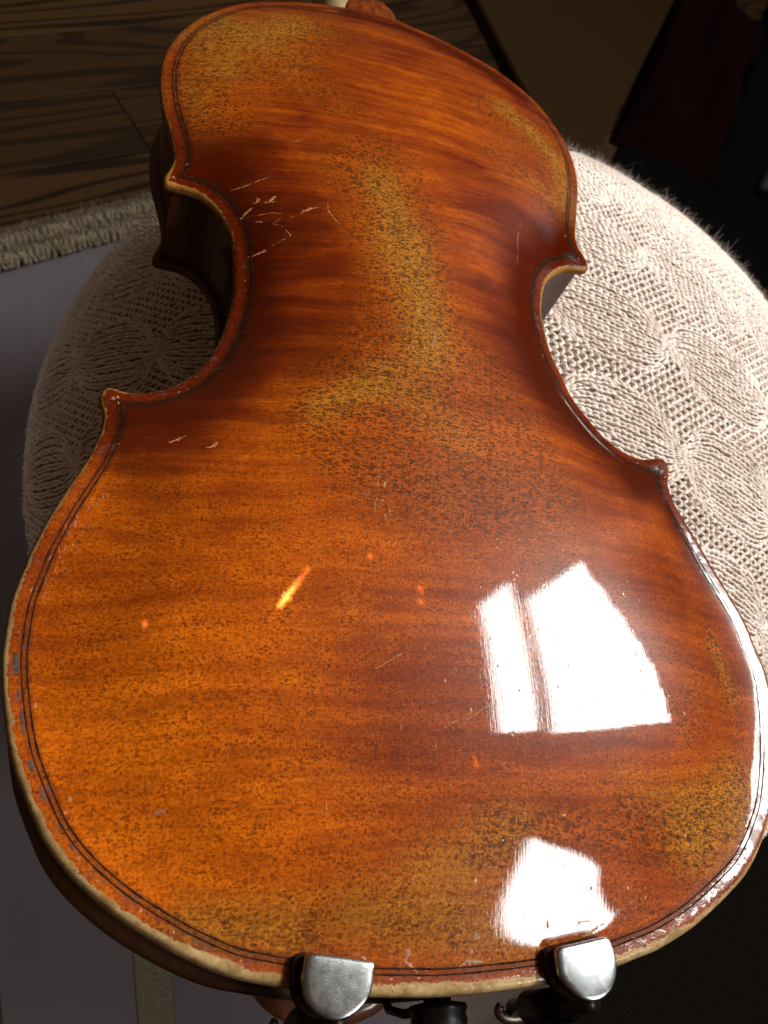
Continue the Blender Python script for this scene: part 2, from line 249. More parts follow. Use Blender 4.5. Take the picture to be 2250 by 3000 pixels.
# ---------------------------------------------------------------- violin materials
def varnish():
    t = NT('varnished_maple'); v = t.coord(); X, Y, Z = t.sep(v)
    wear, dark, ed, bw, fl, spot = t.attr('wear'), t.attr('dark'), t.attr('edge_d'), t.attr('band'), t.attr('flame'), t.attr('spot')
    warp = t.noise(t.map(v, (.02, .02, .02)), 1, 2)
    vy = t.add(Y, t.mul(t.sub(warp, .5), 12.))
    cv = t.n('ShaderNodeCombineXYZ'); t.put(cv.inputs[0], X); t.put(cv.inputs[1], vy); cv = cv.outputs[0]
    flame = t.noise(t.map(cv, (.010, .13, 0), (3.1, 1.7, 0), (0, 0, .03)), 1, 4, .55, .08)
    flame2 = t.noise(t.map(cv, (.020, .48, 0), (9, 5, 0)), 1, 4, .62, .1)
    dashes = t.noise(t.map(v, (.90, 2.1, 0), (1, 2, 0), (0, 0, .1)), 1, 4, .6, .1)
    blots = t.noise(t.map(v, (.50, .85, 0), (7, 3, 0), (0, 0, .1)), 1, 5, .68, .2)
    fleck = t.noise(t.map(v, (1.35, 1.25, 0), (4, 9, 0)), 1, 2, .5, .0)
    fleck2 = t.noise(t.map(v, (2.0, 1.5, 0), (14, 3, 0)), 1, 2, .6)
    hatch = t.noise(t.map(v, (.20, 1.9, 0), (14, 2, 0)), 1, 3, .65, .5)
    grain = t.noise(t.map(v, (4.2, .13, 0)), 1, 3, .65)
    weave = t.noise(t.map(v, (.35, 4.5, 0), (3, 8, 0)), 1, 2, .6)
    big = t.noise(t.map(v, (.022, .03, 0), (2, 6, 0)), 1, 3, .6)
    med = t.noise(t.map(v, (.10, .16, 0), (5, 1, 0)), 1, 3, .6)
    jit = t.n('ShaderNodeTexNoise'); t.put(jit.inputs['Vector'], t.map(v, (1.6, 1.6, 0))); jit.inputs['Scale'].default_value = 1; jit.inputs['Detail'].default_value = 2
    jv = t.n('ShaderNodeVectorMath', operation='MULTIPLY_ADD'); t.put(jv.inputs[0], jit.outputs['Color']); jv.inputs[1].default_value = (.9, .7, 0); t.put(jv.inputs[2], v)
    def dots(sc, size, share, off=0.):                           # separate dark pores: one per cell, only in a share of the cells, of varied size
        x = t.n('ShaderNodeTexVoronoi'); t.put(x.inputs['Vector'], t.map(jv.outputs[0], sc, (off, off, 0), (0, 0, .08))); x.inputs['Scale'].default_value = 1
        cr = t.sep(x.outputs['Color']); sz = t.mul(t.add(.45, t.mul(cr[1], .75)), size)
        return t.mul(t.step(t.sub(x.outputs['Distance'], sz), .13, -.09), t.step(t.sub(cr[0], share), .03, -.03))
    low = t.step(Y, 150., 95.)                                   # 1 in the lower bout
    f = t.add(t.mul(t.step(flame, .3, .7), .24), t.mul(t.step(flame2, .28, .72), t.sub(.21, t.mul(low, .05))))
    f = t.add(f, t.mul(t.sub(big, .5), .8)); f = t.add(f, t.mul(t.sub(med, .5), .5))
    f = t.add(f, t.mul(fl, t.add(.12, t.mul(flame2, .36))))
    f = t.sub(t.add(f, .30), t.mul(dark, .8))
    f = t.add(f, t.mul(t.mul(t.step(Y, 190., 30.), t.step(t.add(X, t.mul(t.sub(big, .5), 70.)), 40., -70.)), .34))
    ramp = t.n('ShaderNodeValToRGB'); t.put(ramp.inputs[0], f); el = ramp.color_ramp.elements
    el[0].position = .0; el[0].color = (.062, .0058, .0004, 1); el[1].position = 1.; el[1].color = (.74, .165, .0022, 1)
    for p, c_ in ((.3, (.165, .0185, .0007)), (.55, (.320, .053, .0011)), (.8, (.530, .106, .0015))):
        e_ = el.new(p); e_.color = (*c_, 1)
    c = ramp.outputs[0]
    # golden ground where the varnish has worn, feathered through the fleck pattern
    wn = t.add(t.mul(wear, t.add(.62, t.mul(flame2, .7))), t.mul(t.sub(blots, .5), t.add(.35, t.mul(wear, .9)))); wn = t.add(wn, t.mul(t.sub(fleck2, .5), .45))
    wm = t.mul(t.step(wn, .1, 1.05), t.step(wear, .02, .25))
    gold = t.mix(t.math('ADD', t.mul(flame2, .7), t.mul(t.sub(fleck2, .35), 1.1), clamp=True), (.27, .088, .0045), (.62, .27, .028))
    c = t.mix(t.mul(t.step(spot, .1, .8), .45), c, (.46, .098, .0022))
    c = t.mix(t.mul(wm, .9), c, gold)
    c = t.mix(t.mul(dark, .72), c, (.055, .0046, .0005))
    # cross-hatch of fine grain, dark pores and flecks
    c = t.mix(t.mul(t.step(grain, .5, .28), .34), c, t.mix(.5, c, (.02, .002, .0003)))
    c = t.mix(t.mul(t.step(grain, .56, .74), t.mul(low, .28)), c, (.70, .20, .006))
    c = t.mix(t.mul(t.step(weave, .45, .3), .3), c, (.05, .006, .0006))
    hm = t.mul(t.step(hatch, .48, .37), t.add(.16, t.mul(t.step(med, .4, .62), .4)))
    c = t.mix(t.mul(hm, t.sub(1., t.mul(low, .5))), c, (.055, .0062, .0006))
    fl1 = t.mul(t.step(fleck, .60, .36), t.mul(low, .34))
    pr = t.math('MAXIMUM', dots((.95, 1.15, 0), .42, .62), dots((1.5, 1.9, 0), .42, .6, 7.))
    pr = t.mul(pr, t.add(t.mul(low, t.add(.30, t.mul(t.step(med, .35, .65), .38))), t.mul(t.sub(1., low), .26)))
    c = t.mix(pr, c, (.066, .0072, .0006))
    c = t.mix(fl1, c, t.mix(wear, (.085, .0098, .0006), (.05, .012, .0015)))
    c = t.mix(t.mul(t.step(fleck2, .42, .3), .38), c, (.06, .0075, .0006))
    c = t.mix(t.mul(t.step(fleck2, .6, .74), t.mul(low, .3)), c, (.72, .215, .006))
    d1 = t.mul(t.step(t.sub(dashes, t.mul(spot, .035)), .435, .37), t.add(.4, t.mul(spot, .5)))
    c = t.mix(d1, c, t.mix(wear, (.036, .0050, .0007), (.022, .0065, .0012)))
    sp2 = t.step(t.add(spot, t.mul(t.sub(med, .5), .7)), .12, .6)
    b1 = t.mul(t.step(blots, .44, .40), t.mul(sp2, .6))
    b2 = t.mul(t.math('MAXIMUM', dots((.55, 1.15, 0), .46, .55, 3.), dots((.9, 1.7, 0), .45, .5, 11.)), t.mul(sp2, .7))
    c = t.mix(b2, c, (.040, .011, .0018))
    c = t.mix(b1, c, (.030, .0105, .0022))
    # bare wood along the edge, ragged inner border, grimy seam
    nz = t.noise(t.map(v, (.8, .8, .8)), 1, 4, .7); nf = t.noise(t.map(v, (3., 3., 3.)), 1, 3, .7)
    nl = t.noise(t.map(v, (.22, .22, .3)), 1, 4, .7)
    e = t.add(ed, t.add(t.mul(t.sub(nz, .5), 2.2), t.mul(t.sub(nl, .5), 2.4)))
    band = t.step(t.sub(bw, e), -.15, .25)
    yy = t.step(Y, 170., 60.)
    bare = t.mix(t.step(nl, .3, .7), t.mix(yy, (.20, .075, .012), (.24, .145, .052)), t.mix(yy, (.40, .195, .045), (.45, .315, .15)))
    bare = t.mix(t.mul(t.step(nz, .46, .3), .65), bare, (.13, .062, .02))
    bare = t.mix(t.mul(t.step(ed, -.3, -1.6), .7), bare, (.075, .038, .010))          # underside shade painted into the rim colour
    seam = t.step(t.math('ABSOLUTE', t.sub(ed, 4.9)), 2.1, .4)
    c = t.mix(t.mul(seam, t.add(.5, t.mul(dark, .5))), c, (.024, .0045, .0012))
    edgered = t.step(ed, 4.6, 3.4)
    c = t.mix(t.mul(edgered, .36), c, t.mix(t.step(nz, .3, .7), (.030, .0032, .0005), (.19, .021, .0014)))
    c = t.mix(t.mul(t.mul(t.step(ed, 7., 4.5), t.step(nl, .56, .66)), .6), c, (.10, .05, .04))
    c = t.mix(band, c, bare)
    # coat relief: rubbing along the length, tiny pits, soft undulation
    r1 = t.noise(t.map(v, (1.5, .10, 0)), 1, 3, .65); r2 = t.noise(t.map(v, (.9, .9, 0), (5, 5, 0)), 1, 4, .65)
    pv = t.n('ShaderNodeTexVoronoi'); t.put(pv.inputs['Vector'], t.map(v, (.34, .26, 0))); pv.inputs['Scale'].default_value = 1
    pit = t.mul(t.step(pv.outputs['Distance'], .14, .05), t.step(t.noise(t.map(v, (.12, .12, 0), (8, 8, 0)), 1, 2), .45, .6))
    hgt = t.sub(t.add(t.mul(r1, .34), t.mul(r2, .20)), t.mul(pit, 1.3))
    edge_rough = t.add(1., t.mul(t.step(ed, 8., 3.5), t.add(.8, t.mul(t.step(nl, .45, .62), 5.))))
    cn = t.bump(t.mul(hgt, edge_rough), .5, .00004)
    bn = t.bump(t.add(t.mul(d1, -1.), t.mul(nz, band)), .25, .0002)
    cw = t.mul(t.sub(1., t.mul(band, .55)), t.sub(1., t.math('MULTIPLY', t.mul(dark, t.step(Y, 160., 200.)), 1., clamp=True)))
    cw = t.mul(cw, t.sub(1., t.mul(t.mul(t.step(ed, 9., 5.), t.step(nl, .5, .58)), .75)))
    cw = t.mul(cw, t.sub(1., t.mul(pit, .9)))
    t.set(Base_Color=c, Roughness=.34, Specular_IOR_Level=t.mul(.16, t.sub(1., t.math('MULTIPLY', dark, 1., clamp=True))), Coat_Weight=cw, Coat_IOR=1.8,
          Coat_Roughness=t.add(.02, t.mul(t.step(nl, .45, .75), .05)), Coat_Normal=cn, Normal=bn)
    return t.m
def rib_mat():
    t = NT('rib_varnish'); v = t.coord()
    n = t.noise(t.map(v, (.16, .16, .02)), 1, 3, .6, .3); m = t.noise(t.map(v, (.6, .6, .4)), 1, 3)
    c = t.mix(t.step(n, .35, .68), (.03, .007, .002), (.12, .032, .007)); c = t.mix(t.mul(t.step(m, .5, .35), .5), c, (.02, .005, .002))
    t.set(Base_Color=c, Roughness=.45, Coat_Weight=.7, Coat_Roughness=.12)
    return t.m
M_VAR = varnish(); M_RIB = rib_mat()
M_TOP = simple('spruce_edge_varnish', (.07, .022, .006), .4, coat=.6)
M_PURF = simple('purfling_black', (.026, .0085, .0035), .8, sc=500, var=.7)
M_EBONY = simple('ebony', (.010, .009, .009), .3, coat=.4)
M_NECK = simple('bare_neck_maple', (.50, .38, .20), .55, sc=120)
SCR = [simple('scratch_pale_wood', (.40, .17, .06), .7, sc=1500, var=.5), simple('scratch_beige', (.26, .155, .075), .7, sc=1500, var=.5),
       simple('scratch_grey', (.13, .075, .055), .6, sc=1500, var=.5), simple('scratch_pink', (.33, .13, .085), .6, sc=1500, var=.5), simple('chip_grey', (.06, .033, .026), .45, sc=700, coat=.3, var=.5)]

violin = empty('violin', (0, 0, H), 'old violin lying back up, orange-brown varnish with worn edges and scratches', 'violin')
mm = lambda a: np.asarray(a, float) / 1000.

# ---------------------------------------------------------------- back plate: 1 mm arched mesh + rounded edge
def plate(name, step, mat, R=1.8, flip=False, zoff=0., deep=True):
    P = resamp(OUT, step); N = smooth(normals(P), 1); N /= np.linalg.norm(N, axis=1)[:, None]
    ins = P - N * R
    g = 1 if step < 1.2 else 4
    ys, xs = np.mgrid[0:NY:g, 0:NX:g]
    ok = DG[::g, ::g] > R + .55 * g
    gx = (X0 + xs[ok]).astype(float); gy = (Y0 + ys[ok]).astype(float)
    pts = np.r_[ins, np.c_[gx, gy]]; nb = len(ins)
    r = delaunay_2d_cdt([Vector(p) for p in pts], [(i, (i + 1) % nb) for i in range(nb)], [], 1, 1e-6)
    vv = np.array([tuple(p) for p in r[0]]); F = [tuple(f) for f in r[2]]
    orig = r[3]; ring = [None] * nb
    for k, o in enumerate(orig):
        for q in o:
            if q < nb: ring[q] = k
    z = bil(HG, vv[:, 0], vv[:, 1]); dd = bil(DG, vv[:, 0], vv[:, 1])
    rk = np.array(ring); z[rk] = 1.9; dd[rk] = R
    V = [np.c_[vv, z]]; ED = [dd]; base = len(vv); prev = list(ring)
    for a in np.radians([72, 54, 36, 18, 0, -22, -45, -68, -90]):
        q = ins + N * R * math.cos(a); zz = 1.9 * math.sin(a) if a > 0 else 2.1 * math.sin(a)
        V.append(np.c_[q, np.full(nb, zz)]); ED.append(np.full(nb, R * (1 - math.cos(a)) if a > 0 else -abs(zz)))
        cur = list(range(base, base + nb)); base += nb
        for i in range(nb):
            j = (i + 1) % nb; F.append((prev[i], prev[j], cur[j], cur[i]))
        prev = cur
    q = ins - N * 3.; V.append(np.c_[q, np.full(nb, -2.1)]); ED.append(np.full(nb, -4.)); cur = list(range(base, base + nb))
    for i in range(nb):
        j = (i + 1) % nb; F.append((prev[i], prev[j], cur[j], cur[i]))
    V = np.concatenate(V); ED = np.concatenate(ED)
    if flip: V[:, 2] = zoff - V[:, 2]; F = [f[::-1] for f in F]
    me = mesh_np(name, mm(V), F)
    bm = bmesh.new(); bm.from_mesh(me); bmesh.ops.recalc_face_normals(bm, faces=bm.faces); 
    up = max(bm.faces, key=lambda f: -f.calc_center_median().z if flip else f.calc_center_median().z)
    if (up.normal.z < 0) != flip: bmesh.ops.reverse_faces(bm, faces=bm.faces)
    bm.to_mesh(me); bm.free()
    me.polygons.foreach_set('use_smooth', [True] * len(me.polygons))
    o = link(name, me, mat, violin)
    return o, V, ED
back, BV, BED = plate('back_plate', .8, M_VAR)
def put_attr(o, name, val):
    a = o.data.attributes.new(name, 'FLOAT', 'POINT'); a.data.foreach_set('value', np.asarray(val, np.float32))
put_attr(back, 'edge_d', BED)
put_attr(back, 'wear', np.clip(strokes(WEAR, BV[:, 0], BV[:, 1]), 0, 1))
put_attr(back, 'spot', np.clip(strokes(SPOT, BV[:, 0], BV[:, 1]), 0, 1))
put_attr(back, 'flame', strokes(FLAME_BRIGHT, BV[:, 0], BV[:, 1]) - .85 * strokes(FLAME_DARK, BV[:, 0], BV[:, 1]))
put_attr(back, 'dark', np.clip(strokes(DARK, BV[:, 0], BV[:, 1]), 0, 1))
ew = np.array(EDGEW, float); near = BED < 9
bw = np.zeros(len(BV)); q = BV[near]; wsum = np.zeros(len(q)); acc = np.zeros(len(q))
for x, y, wd in ew:
    g = 1 / (((q[:, 0] - x) ** 2 + (q[:, 1] - y) ** 2) ** 1.5 + 4); acc += g * wd; wsum += g
bw[near] = acc / wsum * np.where(q[:, 1] < 12, .8, np.where(q[:, 1] < 140, .62, .75)); put_attr(back, 'band', bw)

# ribbons that lie on the arched plate (a hair proud of it)
def ribbon(pts, w, lift=.05, taper=False, closed=False):
    P = np.array(pts, float); t = np.gradient(P, axis=0); t /= np.maximum(np.linalg.norm(t, axis=1), 1e-9)[:, None]
    n = np.c_[-t[:, 1], t[:, 0]]; k = len(P)
    ww = np.full(k, w) if np.isscalar(w) else np.asarray(w)
    a = P + n * ww[:, None] / 2; b = P - n * ww[:, None] / 2
    V = np.r_[np.c_[a, bil(HG, a[:, 0], a[:, 1]) + lift * .4], np.c_[P, bil(HG, P[:, 0], P[:, 1]) + lift], np.c_[b, bil(HG, b[:, 0], b[:, 1]) + lift * .4]]
    F = []
    for i in range(k - 1):
        if np.linalg.norm(P[i + 1] - P[i]) > 3: continue
        F += [(i, k + i, k + i + 1, i + 1), (k + i, 2 * k + i, 2 * k + i + 1, k + i + 1)]
    return V, F
for d, wd in ((4.25, .40), (5.45, .44)):
    P, keep = offset(d)
    P = np.r_[P, P[:1]]
    wv = wd * (.75 + .5 * np.abs(np.sin(np.arange(len(P)) * .37) * np.cos(np.arange(len(P)) * .113)))
    V, F = ribbon(P, wv)
    link('purfling', mesh_np('purfling', mm(V), F), M_PURF, back)

# scratches, chips and bare specks: thin flakes of geometry on the plate
SV, SF, SM = [], [], []
def add_scr(V, F, mi):
    b = sum(len(v) for v in SV); SV.append(V); SF.extend([tuple(b + i for i in f) for f in F]); SM.extend([mi] * len(F))
def scratch(pts, w, mi, rag=.5):
    P = resamp(np.array(pts, float), .22, False) if len(pts) > 1 else np.array(pts)
    k = len(P)
    if k < 3: return
    P = P + np.cumsum(rng.normal(0, .03, (k, 2)), 0) * (1 if k < 60 else .5)
    s = np.linspace(0, 1, k); ww = w * (np.sin(np.pi * np.clip(s * .94 + .03, 0, 1)) ** .5) * (1 + rag * rng.normal(0, .8, k)).clip(.25, 2.0)
    V, F = ribbon(P, ww, .035)
    gap = np.convolve(rng.normal(0, 1, k + 4), np.ones(5) / 5, 'valid') > .38
    F = [f for f in F if not gap[min(f) % k]] if w < .45 else F
    if F: add_scr(V, F, mi)
def blob(x, y, rx, ry, mi, rot=0., lift=.035, n=11):
    a = np.linspace(0, 2 * np.pi, n, endpoint=False); r = 1 + rng.normal(0, .2, n)
    px = np.cos(a) * rx * r; py = np.sin(a) * ry * r; c, s = math.cos(rot), math.sin(rot)
    P = np.c_[x + px * c - py * s, y + px * s + py * c]; P = np.r_[P, [[x, y]]]
    V = np.c_[P, bil(HG, P[:, 0], P[:, 1]) + np.r_[np.full(n, lift * .3), lift]]
    add_scr(V, [(i, (i + 1) % n, n) for i in range(n)], mi)
for wd, mi, pts in SCRATCH:
    scratch(pts, wd, mi)
    if wd >= .5:
        for _ in range(5):
            p = pts[rng.integers(len(pts))]; scratch([p, (p[0] + rng.normal(0, 1.2), p[1] + rng.normal(0, .7))], wd * .4, mi)
ys_ = rng.uniform(20, 122, 150); xs_ = rng.normal(4, 20, 150)
for x, y in zip(xs_, ys_):                                        # small nicks over the middle of the lower bout
    if rng.random() < .5: scratch([(x, y), (x + rng.normal(0, .3), y + rng.uniform(.6, 1.8))], rng.uniform(.1, .2), rng.integers(0, 3))
    else: blob(x, y, rng.uniform(.07, .2), rng.uniform(.08, .26), rng.integers(0, 3))
for _ in range(16):                                              # hairline scratches
    x, y = rng.normal(5, 28), rng.uniform(25, 240); a = rng.uniform(0, np.pi); L = rng.uniform(2, 6)
    scratch([(x, y), (x + L * math.cos(a) * .5, y + L * math.sin(a) * .5 + rng.normal(0, .3)), (x + L * math.cos(a), y + L * math.sin(a))], .06, 1, .2)
for _ in range(46):                                              # scuffs over the purfling at the lower left
    y = rng.uniform(84, 116); x = -104 + (116 - y) * -.02 + (y - 84) * .36 + rng.normal(5.5, 2.2)
    if bil(DG, x, y) > 2.4: scratch([(x, y), (x + rng.normal(0, .2), y + rng.uniform(.7, 2.6))], rng.uniform(.1, .25), rng.choice([0, 2, 3]))
def edge_pt(x, y, d):
    i = np.argmin((OUT[:, 0] - x) ** 2 + (OUT[:, 1] - y) ** 2); q = OUT[i] - NRM[i] * d; return q[0], q[1], math.atan2(NRM[i][1], NRM[i][0])
for x, y, d, rx, ry in ((-104, 70, 3.2, .75, 2.4), (-101, 57, 3.5, .4, 3.4), (-98, 47, 3.4, .55, 1.7), (-95, 41, 3.5, .45, 1.3), (-103, 63, 3.4, .35, 1.3), (-88, 29, 3.7, .35, .9)):
    ex, ey, r_ = edge_pt(x, y, d); blob(ex, ey, rx, ry, 4, r_)
for x, y, d in ((-72, 17, 3.4), (-60, 10, 3.6), (-102, 60, 6.6), (-99, 50, 5.6), (-93, 38, 8.), (-86, 28, 3.4), (-84, 148, 3.), (-88, 146, 3.5), (-87, 144, 4.4), (-77, 236, 3.), (-74, 243, 4.5)):
    ex, ey, r_ = edge_pt(x, y, d); blob(ex, ey, rng.uniform(.2, .5), rng.uniform(.3, .6), rng.choice([0, 3, 4]), r_)
for _ in range(110):                                             # chips beside the purfling all round
    i = rng.integers(len(OUT)); d = rng.choice([3.4, 4.8, 6.3]) + rng.normal(0, .35); q = OUT[i] - NRM[i] * d
    if OUT[i][1] < 130 or rng.random() < .45: blob(q[0], q[1], rng.uniform(.08, .25), rng.uniform(.15, .6), rng.choice([0, 2, 3, 4]), math.atan2(NRM[i][1], NRM[i][0]))
for x, y, rx, ry, mi in ((2.7, 11.5, .75, .7, 1), (1.5, 8.4, .35, .5, 3), (20.5, 13, .35, .9, 1), (62, 32, .5, .4, 0), (66, 62, .4, .45, 0), (-13.5, 9, .6, .8, 3), (25, 36, .6, .3, 0)):
    blob(x, y, rx, ry, mi)
sc = link('scratches', mesh_np('scratches', mm(np.concatenate(SV)), SF, mi=SM), SCR, back); sc['kind'] = 'stuff'

# heel button: half disc growing out of the top edge
bm = bmesh.new(); prof = [(-11.6, 352.5)]
for a in np.linspace(178, 2, 23): prof.append((10.9 * math.cos(math.radians(a)), 355.6 + 11.6 * math.sin(math.radians(a)) ** .9))
prof.append((11.6, 352.5)); prof = np.array(prof); c0 = np.array([0, 357.])
rings = []
for k, (sc_, z) in enumerate(((.80, 1.55), (.93, 1.3), (.985, .7), (1.0, 0.), (1.0, -2.5), (.97, -5.))):
    rings.append([bm.verts.new(mm((*(c0 + (p - c0) * sc_), z))) for p in prof])
top = bm.verts.new(mm((0, 358, 1.6)))
for a, b in zip(rings[:-1], rings[1:]):
    for i in range(len(prof) - 1): bm.faces.new((a[i], a[i + 1], b[i + 1], b[i]))
for i in range(len(prof) - 1): bm.faces.new((top, rings[0][i + 1], rings[0][i]))
bm.faces.new((top, rings[0][0], rings[0][-1]))
bmesh.ops.recalc_face_normals(bm, faces=bm.faces)
me = bpy.data.meshes.new('heel_button'); bm.to_mesh(me); bm.free(); me.polygons.foreach_set('use_smooth', [True] * len(me.polygons))
link('heel_button', me, simple('heel_button_varnish', (.13, .026, .003), .6, coat=.0, sc=350, var=.5, spec=.08), back)

# ribs, front plate
P, keep = offset(2.8); V = []; F = []; nb = len(P)
for z in (-2.0, -17., -33.4): V.append(np.c_[P, np.full(nb, z)])
for r_ in range(2):
    for i in range(nb):
        j = (i + 1) % nb; F.append((r_ * nb + i, r_ * nb + j, (r_ + 1) * nb + j, (r_ + 1) * nb + i))
link('ribs', mesh_np('ribs', mm(np.concatenate(V)), F), M_RIB, violin)
front, _, _ = plate('front_plate', 1.6, M_TOP, flip=True, zoff=-35.2)

# neck root and neck running off past the top of the picture
bm = bmesh.new(); rings = []
for y, zt, zb, hw in ((354, -2.2, -36, 10.5), (360, -2.6, -38, 11.), (365, -3.5, -40, 11.2), (369, -8, -42, 11.4), (373, -15, -43, 11.6), (379, -22.5, -43.5, 11.8), (390, -27, -43.5, 12), (420, -28.5, -43.5, 11.8), (480, -29.5, -43, 11.3), (500, -29.7, -43, 11.2)):
    ring = []
    for a in np.linspace(0, math.pi, 15):
        ring.append(bm.verts.new(mm((-hw * math.cos(a), y, zb + (zt - zb) * (math.sin(a) ** .75)))))
    rings.append(ring)
for a, b in zip(rings[:-1], rings[1:]):
    for i in range(14): bm.faces.new((a[i], a[i + 1], b[i + 1], b[i]))
for r_ in (rings[0], rings[-1]): bm.faces.new(r_)
bmesh.ops.recalc_face_normals(bm, faces=bm.faces)
me = bpy.data.meshes.new('neck'); bm.to_mesh(me); bm.free(); me.polygons.foreach_set('use_smooth', [True] * len(me.polygons))
link('neck', me, M_NECK, violin)

# generic solids
def lathe(prof, n=28):                      # profile of (r, z) along local z
    V = [(r * math.cos(2 * math.pi * k / n), r * math.sin(2 * math.pi * k / n), z) for r, z in prof for k in range(n)]
    F = [(i * n + k, i * n + (k + 1) % n, (i + 1) * n + (k + 1) % n, (i + 1) * n + k) for i in range(len(prof) - 1) for k in range(n)]
    F += [tuple(range(n))[::-1], tuple(range((len(prof) - 1) * n, len(prof) * n))]
    return np.array(V), F
def tube(pts, r, n=10, step=None):
    P = np.array(pts, float)
    if step:
        d = np.r_[0, np.cumsum(np.linalg.norm(np.diff(P, axis=0), axis=1))]; q = np.linspace(0, d[-1], int(d[-1] / step) + 2)
        P = np.stack([np.interp(q, d, P[:, c]) for c in range(3)], 1)
    T = np.gradient(P, axis=0); T /= np.linalg.norm(T, axis=1)[:, None]
    rr = np.full(len(P), r) if np.isscalar(r) else np.asarray(r, float); V = []
    ref = np.array([0, 0, 1.]) if abs(T[0][2]) < .9 else np.array([1., 0, 0])
    for p, t, q in zip(P, T, rr):
        u = np.cross(t, ref); u /= np.linalg.norm(u); v = np.cross(t, u)
        V += [p + q * (math.cos(a) * u + math.sin(a) * v) for a in np.arange(n) * 2 * math.pi / n]
    F = [(i * n + k, i * n + (k + 1) % n, (i + 1) * n + (k + 1) % n, (i + 1) * n + k) for i in range(len(P) - 1) for k in range(n)]
    F += [tuple(range(n))[::-1], tuple(range((len(P) - 1) * n, len(P) * n))]
    return np.array(V), F
# end button and tail gut
V, F = lathe([(3.2, 0), (3.3, 5.), (6.6, 5.6), (7.0, 6.6), (6.4, 7.8), (6.8, 9.), (6.2, 11.5), (3.5, 13.2), (.6, 13.6)])
V = np.c_[V[:, 0], -V[:, 2] + 4.5, V[:, 1]] + np.array([0.5, 0, -18.5])
link('end_button', mesh_np('end_button', mm(V), F), M_EBONY, violin)
cyc = [(0.5 + 5.2 * math.sin(a), -2.6 - .4 * math.cos(a), -18.5 - 5.2 * math.cos(a) * -1) for a in np.linspace(-2.4, 2.4, 26)]
V, F = tube([(-7, 2., -36), (-6.4, -1.5, -34), (-5., -2.6, -27)] + cyc[::1] + [(6., -2.6, -27), (7.4, -1.5, -34), (8, 2., -36)], 1.15)
link('tail_gut', mesh_np('tail_gut', mm(V), F), M_EBONY, violin)
V, F = tube([(-18, 3.4, -34.2), (0, 2.2, -34.4), (18, 3.4, -34.2)], 2.2, step=2)
link('saddle', mesh_np('saddle', mm(V), F), M_EBONY, violin)

# ---------------------------------------------------------------- chin rest clamped over the tail end
def metal():
    t = NT('worn_nickel'); v = t.coord(); n = t.noise(v, .45, 5, .7); s = t.noise(t.map(v, (1.6, .5, .5)), 1, 4, .7); p = t.noise(v, 1.7, 3, .7)
    c = t.mix(t.step(n, .3, .7), (.42, .455, .47), (.48, .515, .53)); c = t.mix(t.mul(t.step(p, .62, .75), .2), c, (.6, .66, .67))
    t.set(Base_Color=c, Metallic=1., Roughness=t.add(.22, t.mul(t.step(n, .3, .7), .05)), Normal=t.bump(t.add(t.mul(s, .6), n), .1, .00005))
    return t.m
M_MET = metal(); M_CORK = simple('dark_cork', (.028, .014, .009), .85, sc=900, var=.5)
M_CHIN = simple('chin_rest_wood', (.19, .062, .024), .35, coat=.6, sc=160, var=.35); M_BRK = simple('dull_bracket', (.30, .27, .2), .4, 1., sc=500)
FEET = ([(-36.1, 9.7), (-22.7, 7.4), (-22.4, 6.3), (-22.8, 3.3), (-24.2, .2), (-27, -2), (-30.2, -3.2), (-32.7, -2.8), (-35.2, -1.5), (-37.2, .5), (-38.1, 3.), (-38., 5.9), (-37.3, 8.4)],
        [(20.8, 8.2), (25.2, 8.8), (34.1, 10.), (34.9, 9.), (35.6, 6.5), (35.6, 3.9), (34.7, 1.2), (33, -1.2), (30.5, -2.7), (27.9, -3.1), (25.5, -2.7), (23.3, -1.1), (21.7, .5), (20.5, 2.2), (20.3, 4.2), (20.3, 6.5)])
chin = empty('chin_rest', (-.003, .0, H), 'chin rest with two D-shaped metal clamp feet gripping the tail end of the violin', 'chin rest')
def slab(P, levels):                          # stack of (scale, z) rings about the centroid
    P = np.array(P, float); c = P.mean(0); n = len(P); V = []; F = []
    for s_, z in levels: V += [(*(c + (p - c) * s_), z) for p in P]
    for r_ in range(len(levels) - 1): F += [(r_ * n + i, r_ * n + (i + 1) % n, (r_ + 1) * n + (i + 1) % n, (r_ + 1) * n + i) for i in range(n)]
    F += [tuple(range(n)), tuple(range((len(levels) - 1) * n, len(levels) * n))]
    return np.array(V), F
def solid(name, V, F, mat, parent, off=(3, 0, 0)):
    me = mesh_np(name, mm(V + np.array(off)), F)
    bm = bmesh.new(); bm.from_mesh(me); bmesh.ops.recalc_face_normals(bm, faces=bm.faces); bm.to_mesh(me); bm.free()
    me.polygons.foreach_set('use_smooth', [True] * len(me.polygons))
    return link(name, me, mat, parent)
